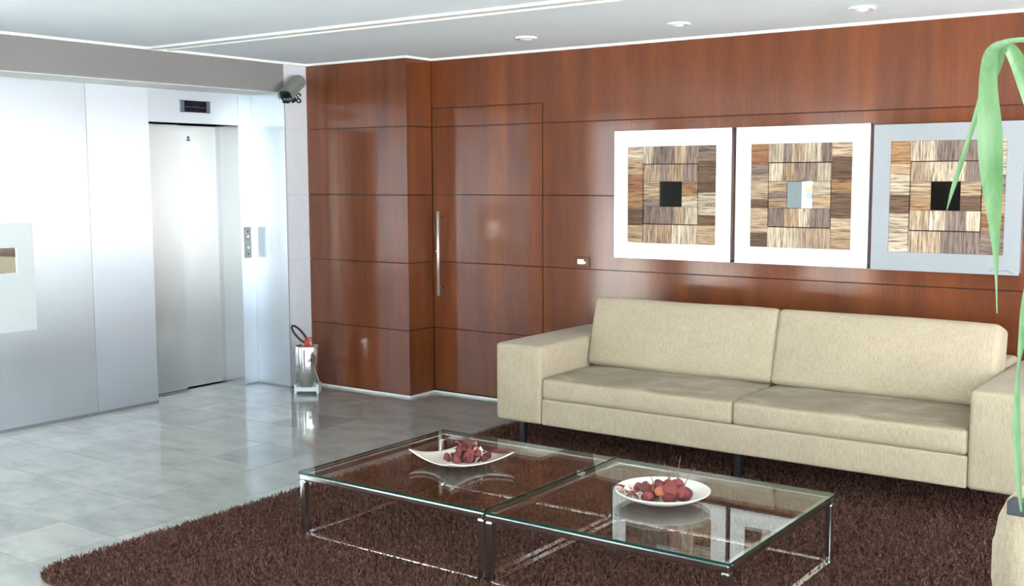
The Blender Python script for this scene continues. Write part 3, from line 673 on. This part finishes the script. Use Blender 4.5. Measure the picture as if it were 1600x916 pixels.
# ------------------------------------------------------------------ three framed fibre collages
unit = bpy.data.meshes.new('fibre_block'); bm = bmesh.new(); add_box(bm, -.5, .5, -.5, .5, -.5, .5)
unit = bm_mesh(bm, 'fibre_block')
uh, uv = unit.copy(), unit.copy(); uh.materials.append(M['coll_h']); uv.materials.append(M['coll_v'])
TONES = [(.40, .28, .175), (.32, .18, .085), (.50, .42, .32), (.13, .075, .045), (.22, .165, .14), (.38, .245, .135), (.26, .125, .06), (.43, .32, .225)]
def collage(x0, x1, i0, i1, z0, z1, iz0, iz1, mirror, label, seed, face='glareframe'):
    r_ = random.Random(seed); cx, cz = (x0 + x1) / 2, (z0 + z1) / 2
    t = empty('framed_collage', (cx, 0, cz)); tag(t, label, 'picture', 'three framed collages above the sofa')
    D = .040; X0, X1, Z0, Z1 = x0 - cx, x1 - cx, z0 - cz, z1 - cz; a0, a1, b0, b1 = i0 - cx, i1 - cx, iz0 - cz, iz1 - cz
    boxes('frame_side', [(X0, X1, -D + .003, -.001, Z0, Z0 + .012), (X0, X1, -D + .003, -.001, Z1 - .012, Z1), (X0, X0 + .012, -D + .003, -.001, Z0, Z1), (X1 - .012, X1, -D + .003, -.001, Z0, Z1)], 'silver_edge', t)
    boxes('frame_face', [(X0, X1, -D, -D + .006, Z0, b0), (X0, X1, -D, -D + .006, b1, Z1), (X0, a0, -D, -D + .006, b0, b1), (a1, X1, -D, -D + .006, b0, b1)], face, t)
    box('backboard', (a0 - .005, a1 + .005, -.022, -.012, b0 - .005, b1 + .005), 'groove', t)
    W, Hh = a1 - a0, b1 - b0; fx = [0, .178, .365, .622, .805, 1]; fz = [0, .180, .362, .620, .805, 1]
    X = [a0 + W * f for f in fx]; Z = [b1 - Hh * f for f in fz]
    def strip(xa, xb, za, zb, horiz_grain, n, inner):
        lo, hi = (zb, za) if horiz_grain else (xa, xb)
        cuts = sorted([0, 1] + [min(.95, max(.05, (k_ + r_.uniform(-.3, .3)) / n)) for k_ in range(1, n)])
        for c0, c1 in zip(cuts, cuts[1:]):
            p0, p1 = lo + (hi - lo) * c0, lo + (hi - lo) * c1
            d = (.004 if inner else .007) + r_.uniform(0, .0025)
            o = bpy.data.objects.new('fibre_block', uh if horiz_grain else uv); COL.objects.link(o); o.parent = t
            g = .0012
            if horiz_grain: bx = (xa + g, xb - g, p0 + .0005, p1 - .0005)
            else: bx = (p0 + .0005, p1 - .0005, zb + g, za - g)
            o.location = ((bx[0] + bx[1]) / 2, -.022 - d / 2 - .004, (bx[2] + bx[3]) / 2); o.scale = (bx[1] - bx[0], d + .008, bx[3] - bx[2])
            c = r_.choice(TONES if horiz_grain else [TONES[0], TONES[2], TONES[4], TONES[7], TONES[2], TONES[4]]); f = r_.uniform(.85, 1.15)
            o.color = (c[0] * f, c[1] * f, c[2] * f, 1)
    strip(X[0], X[1], Z[0], Z[5], True, 6, False); strip(X[4], X[5], Z[0], Z[5], True, 6, False)
    strip(X[1], X[4], Z[0], Z[1], False, 5, False); strip(X[1], X[4], Z[4], Z[5], False, 4, False)
    e = .004
    strip(X[1] + e, X[4] - e, Z[1] - e, Z[2], False, 4, True); strip(X[1] + e, X[4] - e, Z[3], Z[4] + e, False, 4, True)
    strip(X[1] + e, X[2], Z[2], Z[3], True, 3, True); strip(X[3], X[4] - e, Z[2], Z[3], True, 2, True)
    box('mirror', (X[2] + .002, X[3] - .002, -.030, -.022, Z[3] + .002, Z[2] - .002), mirror, t)
    return t
PZ = (1.078, 1.900, 1.180, 1.798)
collage(1.578, 2.403, 1.678, 2.302, *PZ, 'mirror', 'glare-whitened silver framed fibre collage with dark centre square, farthest from the plant', 5)
collage(2.434, 3.249, 2.531, 3.150, *PZ, 'mirror', 'middle glare-whitened silver framed fibre collage with a reflecting centre square', 8)
pc3 = collage(3.270, 4.060, 3.366, 3.976, 1.074, 1.890, 1.178, 1.796, 'mirror', 'silver grey framed fibre collage partly behind the hanging green leaf', 13, 'silver')
bm = bmesh.new()
pts = [(.245 + .012 * k_, -.0405, -.392 + .010 * math.sin(k_ * 1.1) + .003 * k_ * (k_ < 6)) for k_ in range(11)]
tube_bm(bm, pts, .0012, 5); link('signature', bm_mesh(bm, 'signature'), 'ink', pc3)

# ------------------------------------------------------------------ switch on the veneer wall
sw = empty('light_switch', (1.306, 0, 1.035)); tag(sw, 'small white switch in a veneer coloured plate left of the pictures', 'switch')
box('recess', (-.064, .064, -.0015, 0, -.036, .036), 'groove', sw, .0005); box('plate', (-.061, .061, -.006, 0, -.033, .033), 'wood', sw, .003)
rk = box('rocker', (-.030, .020, -.014, -.005, -.015, .018), 'whiteplastic', sw, .003); box('tip', (.020, .034, -.010, -.005, -.012, .004), 'whiteplastic', sw, .002)

# ------------------------------------------------------------------ extinguisher in its steel holder
BX, BY = -.778, -.552
bs = empty('extinguisher_holder', (BX, BY, 0), math.radians(36)); tag(bs, 'polished steel cylinder on a white H shaped foot beside the veneer wall', 'holder')
lathe('cylinder', [(0, .052), (.084, .052), (.088, .056), (.088, .352), (.086, .356), (.083, .354), (.083, .060), (0, .058)], 'polished', bs, n=48)
for s in (-1, 1): box('foot', (s * .083 - .008, s * .083 + .008, -.07, .07, 0, .070), 'stand', bs, .002)
box('cross_bar', (-.075, .075, -.075, .075, .020, .052), 'stand', bs, .002)
ex = empty('fire_extinguisher', (BX, BY, .061)); tag(ex, 'red topped extinguisher with black hose loop standing in the steel holder', 'extinguisher')
lathe('body', [(0, 0), (.060, 0), (.066, .01), (.066, .25), (.050, .285), (.020, .300), (0, .300)], 'red', ex, n=28)
lathe('valve', [(0, .296), (.018, .296), (.018, .33), (.010, .335), (0, .335)], 'red', ex, n=16)
bm = bmesh.new(); add_box(bm, -.012, .055, -.010, .010, .335, .345); add_box(bm, -.012, .05, -.009, .009, .318, .326)
bmesh.ops.rotate(bm, verts=bm.verts, cent=(0, 0, .32), matrix=Matrix.Rotation(math.radians(-20), 3, 'Y')); link('lever', bm_mesh(bm, 'lever'), 'red', ex)
hp = []
for k_ in range(15):
    t = k_ / 14; a = math.pi * 2 * t * .93 + .25
    l = .5 - .5 * math.cos(2 * math.pi * t * .97); s = math.sin(2 * math.pi * t * .97)
    w = R * (-.108 * l) + Vector((0, 0, 1)) * (.125 * l) + (R * .72 + Vector((0, 0, .70))) * (.026 * s)
    hp.append(Vector((0, 0, .318)) + w)
tube('hose', hp, .0085, 'rubber', ex, 10)

# ------------------------------------------------------------------ CCTV camera on the pillar
cc = empty('security_camera', (XP, -.40, 2.27)); tag(cc, 'grey green bullet security camera mounted on the pale pillar', 'camera')
O = Vector((XP, -.40, 2.27)); front = Vector((-.868, -.617, 2.2075)) - O; back = Vector((-.925, -.440, 2.322)) - O
ax_ = (front - back).normalized(); sd_ = ax_.cross(Vector((0, 0, 1))).normalized(); up_ = sd_.cross(ax_).normalized()
def cc_prism(nm, prof, p0, p1, mat, smooth=False):
    bm = bmesh.new(); A_ = [bm.verts.new(p0 + sd_ * a + up_ * b_) for a, b_ in prof]; B_ = [bm.verts.new(p1 + sd_ * a + up_ * b_) for a, b_ in prof]
    n_ = len(prof)
    for i in range(n_): j = (i + 1) % n_; bm.faces.new((A_[i], A_[j], B_[j], B_[i]))
    bm.faces.new(A_[::-1]); bm.faces.new(B_); return link(nm, bm_mesh(bm, nm, smooth), mat, cc)
prof = [(.046 * math.cos(t), .046 * math.sin(t)) for t in np.linspace(0, 2 * math.pi, 25)[:-1]]
cc_prism('body', [(a, b_ * .95) for a, b_ in prof], back + ax_ * .01, front - ax_ * .03, 'cctv')
def squarish(a, b_, n_=28, e=.45):
    return [(a * math.copysign(abs(math.cos(t)) ** e, math.cos(t)), b_ * math.copysign(abs(math.sin(t)) ** e, math.sin(t))) for t in np.linspace(0, 2 * math.pi, n_ + 1)[:-1]]
outl = [(a, b_) for a, b_ in squarish(.057, .052, 36, .7) if b_ > -.030]
outl = sorted(outl, key=lambda q: math.atan2(q[1], q[0]) if math.atan2(q[1], q[0]) > -1.4 else math.atan2(q[1], q[0]) + 2 * math.pi)
cc_prism('sunshield', outl + [(a * .90, b_ * .90) for a, b_ in outl[::-1]], back - ax_ * .01, front + ax_ * .012, 'cctv')
cc_prism('rear_cap', squarish(.050, .045), back - ax_ * .006, back + ax_ * .012, 'cctv')
cc_prism('front_face', squarish(.0505, .046), front - ax_ * .03, front - ax_ * .004, 'cctv_dark')
cc_prism('lens', [(a * .50, b_ * .50 + .004) for a, b_ in prof], front - ax_ * .004, front + ax_ * .004, 'blackglass')
cc_prism('front_plate', [(-.034, -.040), (.034, -.040), (.034, -.020), (-.034, -.020)], front - ax_ * .004, front - ax_ * .001, 'display_cap')
for s_ in (-1, 1): cc_prism('foot', [(s_ * .036 - .010, -.062), (s_ * .036 + .010, -.062), (s_ * .036 + .010, -.040), (s_ * .036 - .010, -.040)], front - ax_ * .05, front - ax_ * .004, 'cctv_dark')
mid = (front + back) / 2 - up_ * .045
tube('bracket', [mid + up_ * .01, mid - Vector((0, 0, .03)), mid + Vector((-.03, .01, -.045)), Vector((.012, mid.y + .03, mid.z - .03)), Vector((0, mid.y + .03, mid.z - .03))], .010, 'black', cc, 10)
w0 = mid + ax_ * .03
lp = [w0 + R * .048 + Vector((0, 0, -.014)) + R * (.015 * math.sin(2 * t)) + Vector((0, 0, 1)) * (.032 * math.sin(t)) - F * (.004 * math.cos(t)) for t in np.linspace(.4, 6.4, 34)]
tube('cable_loop', lp, .006, 'rubber', cc, 8)
bp_ = lathe('wall_plate', [(0, .012), (.030, .012), (.034, 0), (0, 0)], 'black', cc, (0, mid.y + .03, mid.z - .03), 20); bp_.rotation_euler = (0, math.pi / 2, 0)

# ------------------------------------------------------------------ armchair at the right edge
ac = empty('armchair', (4.98, -2.75, 0), math.radians(-4)); tag(ac, 'cream upholstered chair with charcoal armrests at the lower right edge', 'armchair')
bm = bmesh.new()
outer = [(-.325, .30), (-.338, .45), (-.338, .56), (-.328, .63), (-.305, .685), (-.272, .722), (-.238, .735), (-.212, .725), (-.205, .69), (-.222, .60), (-.232, .45), (-.225, .30)]
A_ = [bm.verts.new((x, -.34, z)) for x, z in outer]; B_ = [bm.verts.new((x, .34, z)) for x, z in outer]
for i in range(len(outer)): j = (i + 1) % len(outer); bm.faces.new((A_[i], A_[j], B_[j], B_[i]))
fA = bm.faces.new(A_[::-1]); fB = bm.faces.new(B_)
bmesh.ops.bevel(bm, geom=list(fA.edges) + list(fB.edges), offset=.014, segments=3, affect='EDGES')
link('backrest', bm_mesh(bm, 'backrest', True), 'fabric', ac)
cushion('seat', (.05, 0, .37), (.27, .31, .065), .03, 'fabric', ac, (.004, .004, .012))
for s in (-1, 1):
    box('armrest', (-.285, .30, s * .378 - .03, s * .378 + .03, .660, .700), 'armdark', ac, .004)
    box('arm_post', (-.150, -.115, s * .366 - .012, s * .366 + .012, .30, .661), 'chrome', ac, .003)
    box('leg', (.245, .280, s * .366 - .012, s * .366 + .012, .02, .661), 'chrome', ac, .003)
    box('leg', (-.22, -.185, s * .30 - .015, s * .30 + .015, .02, .31), 'chrome', ac, .003)
box('seat_frame', (-.22, .28, -.345, .345, .285, .31), 'chrome', ac, .003)

# ------------------------------------------------------------------ potted plant with long arching leaves
PX, PY = 4.985, -3.735
pl = empty('potted_plant', (PX, PY, 0)); tag(pl, 'tall plant with long pale green strap leaves hanging in at the right edge', 'plant')
lathe('pot', [(0, .012), (.105, .012), (.115, .03), (.150, .36), (.162, .365), (.162, .40), (.148, .40), (.142, .36), (0, .35)], 'pot', pl, n=40)
lathe('soil', [(0, .372), (.08, .374), (.143, .362), (.143, .355), (0, .355)], 'soil', pl, n=30)
bm = bmesh.new(); tube_bm(bm, [(0, 0, .35), (.01, .0, .7), (-.015, .01, 1.1), (-.03, -.01, 1.45), (-.045, -.02, 1.72)], [.022, .020, .018, .016, .012], 12)
link('cane', bm_mesh(bm, 'cane', True), 'trunk', pl)
LA = [(4.9203, -3.7746, 1.7668, 0.0094), (4.8906, -3.8491, 1.8353, 0.0079), (4.8686, -3.9853, 1.8616, 0.0063), (4.8555, -4.0944, 1.8558, 0.0055), (4.845, -4.2027, 1.8417, 0.0058), (4.8376, -4.26, 1.8222, 0.0103), (4.8385, -4.2879, 1.7919, 0.0136), (4.8429, -4.3036, 1.7405, 0.0163), (4.8479, -4.3071, 1.6845, 0.0203), (4.8505, -4.2999, 1.6287, 0.0198), (4.8517, -4.2814, 1.5721, 0.016), (4.853, -4.263, 1.5144, 0.0104), (4.8536, -4.2453, 1.4555, 0.0047), (4.8548, -4.238, 1.4082, 0.0021), (4.8568, -4.2318, 1.3487, 0.0012)]
LB = [(4.9315, -3.8585, 1.5279, 0.0105), (4.8989, -3.9694, 1.619, 0.014), (4.8769, -4.0596, 1.7163, 0.016), (4.8593, -4.1241, 1.7949, 0.0156), (4.8464, -4.1658, 1.8322, 0.0118), (4.8325, -4.1633, 1.8334, 0.0095), (4.8195, -4.1509, 1.8094, 0.012), (4.8082, -4.1507, 1.7769, 0.0109), (4.792, -4.143, 1.7338, 0.0067), (4.7777, -4.1478, 1.6798, 0.0043), (4.76, -4.1434, 1.6192, 0.0049), (4.7479, -4.1455, 1.5725, 0.0037), (4.7384, -4.145, 1.5328, 0.0006)]
LD = [(4.9232, -3.736, 1.5657, 0.0082), (4.8902, -3.8265, 1.5265, 0.0094), (4.8672, -3.9162, 1.4368, 0.0131), (4.8573, -3.9593, 1.3475, 0.013), (4.8532, -3.9843, 1.2713, 0.0071), (4.8501, -3.9938, 1.2132, 0.0026), (4.8534, -4.0109, 1.1571, 0.0058), (4.858, -4.0278, 1.0951, 0.0077), (4.8658, -4.0424, 1.0337, 0.007), (4.8708, -4.0452, 0.9828, 0.0051), (4.8778, -4.0466, 0.9318, 0.0019)]
def leaf_mesh(pts, face, sub=4):
    """strap leaf along pts (x,y,z,half width), blade turned to the unit vector face, with a keel along the midrib"""
    P_ = np.array(pts); n_ = len(P_); t = np.arange(n_); ti = np.linspace(0, n_ - 1, (n_ - 1) * sub + 1)
    def cr(col):
        out = []
        for v in ti:
            i = min(int(v), n_ - 2); f = v - i; p0, p1, p2, p3 = [col[min(max(k_, 0), n_ - 1)] for k_ in (i - 1, i, i + 1, i + 2)]
            out.append(.5 * (2 * p1 + (p2 - p0) * f + (2 * p0 - 5 * p1 + 4 * p2 - p3) * f * f + (3 * p1 - p0 - 3 * p2 + p3) * f ** 3))
        return np.array(out)
    Q = np.stack([cr(P_[:, c]) for c in range(4)], 1); bm = bmesh.new(); rows = []
    for i in range(len(Q)):
        a, b_ = Q[max(i - 1, 0)], Q[min(i + 1, len(Q) - 1)]; tg = Vector((b_ - a)[:3]).normalized(); s = tg.cross(face).normalized(); nn = s.cross(tg)
        w = max(float(Q[i][3]), .0004); c = Vector(Q[i][:3]) - Vector((PX, PY, 0))
        rows.append([bm.verts.new(c + s * w * k_ + nn * (abs(k_) * w * .35)) for k_ in (-1, -.5, 0, .5, 1)])
    for a, b_ in zip(rows, rows[1:]):
        for j in range(4): bm.faces.new((a[j], a[j + 1], b_[j + 1], b_[j]))
    return bm_mesh(bm, 'leaf', True)
face0 = Vector((.25, -.95, .1)).normalized()
for L_ in (LA, LB, LD): link('leaf', leaf_mesh(L_, face0), 'leaf', pl)
for k_ in range(11):          # the rest of the crown, spreading to the right and back
    a = math.radians(-75 + k_ * 15 + (k_ % 2) * 5); L_ = []
    z0 = 1.45 + .027 * k_; ln_ = .55 + .05 * (k_ % 3)
    for i in range(9):
        t = i / 8; rr_ = ln_ * (.62 * t + .18 * math.sin(math.pi * t)); z = z0 + .34 * math.sin(math.pi * min(1, t * .95) * .62) - .62 * t ** 2.6
        L_.append((PX - .03 + rr_ * math.cos(a), PY + rr_ * math.sin(a), z, .020 * math.sin(math.pi * (.12 + .86 * t)) + .001))
    link('leaf', leaf_mesh(L_, Vector((math.cos(a) * .2, math.sin(a) * .2, 1)).normalized(), 3), 'leaf', pl)
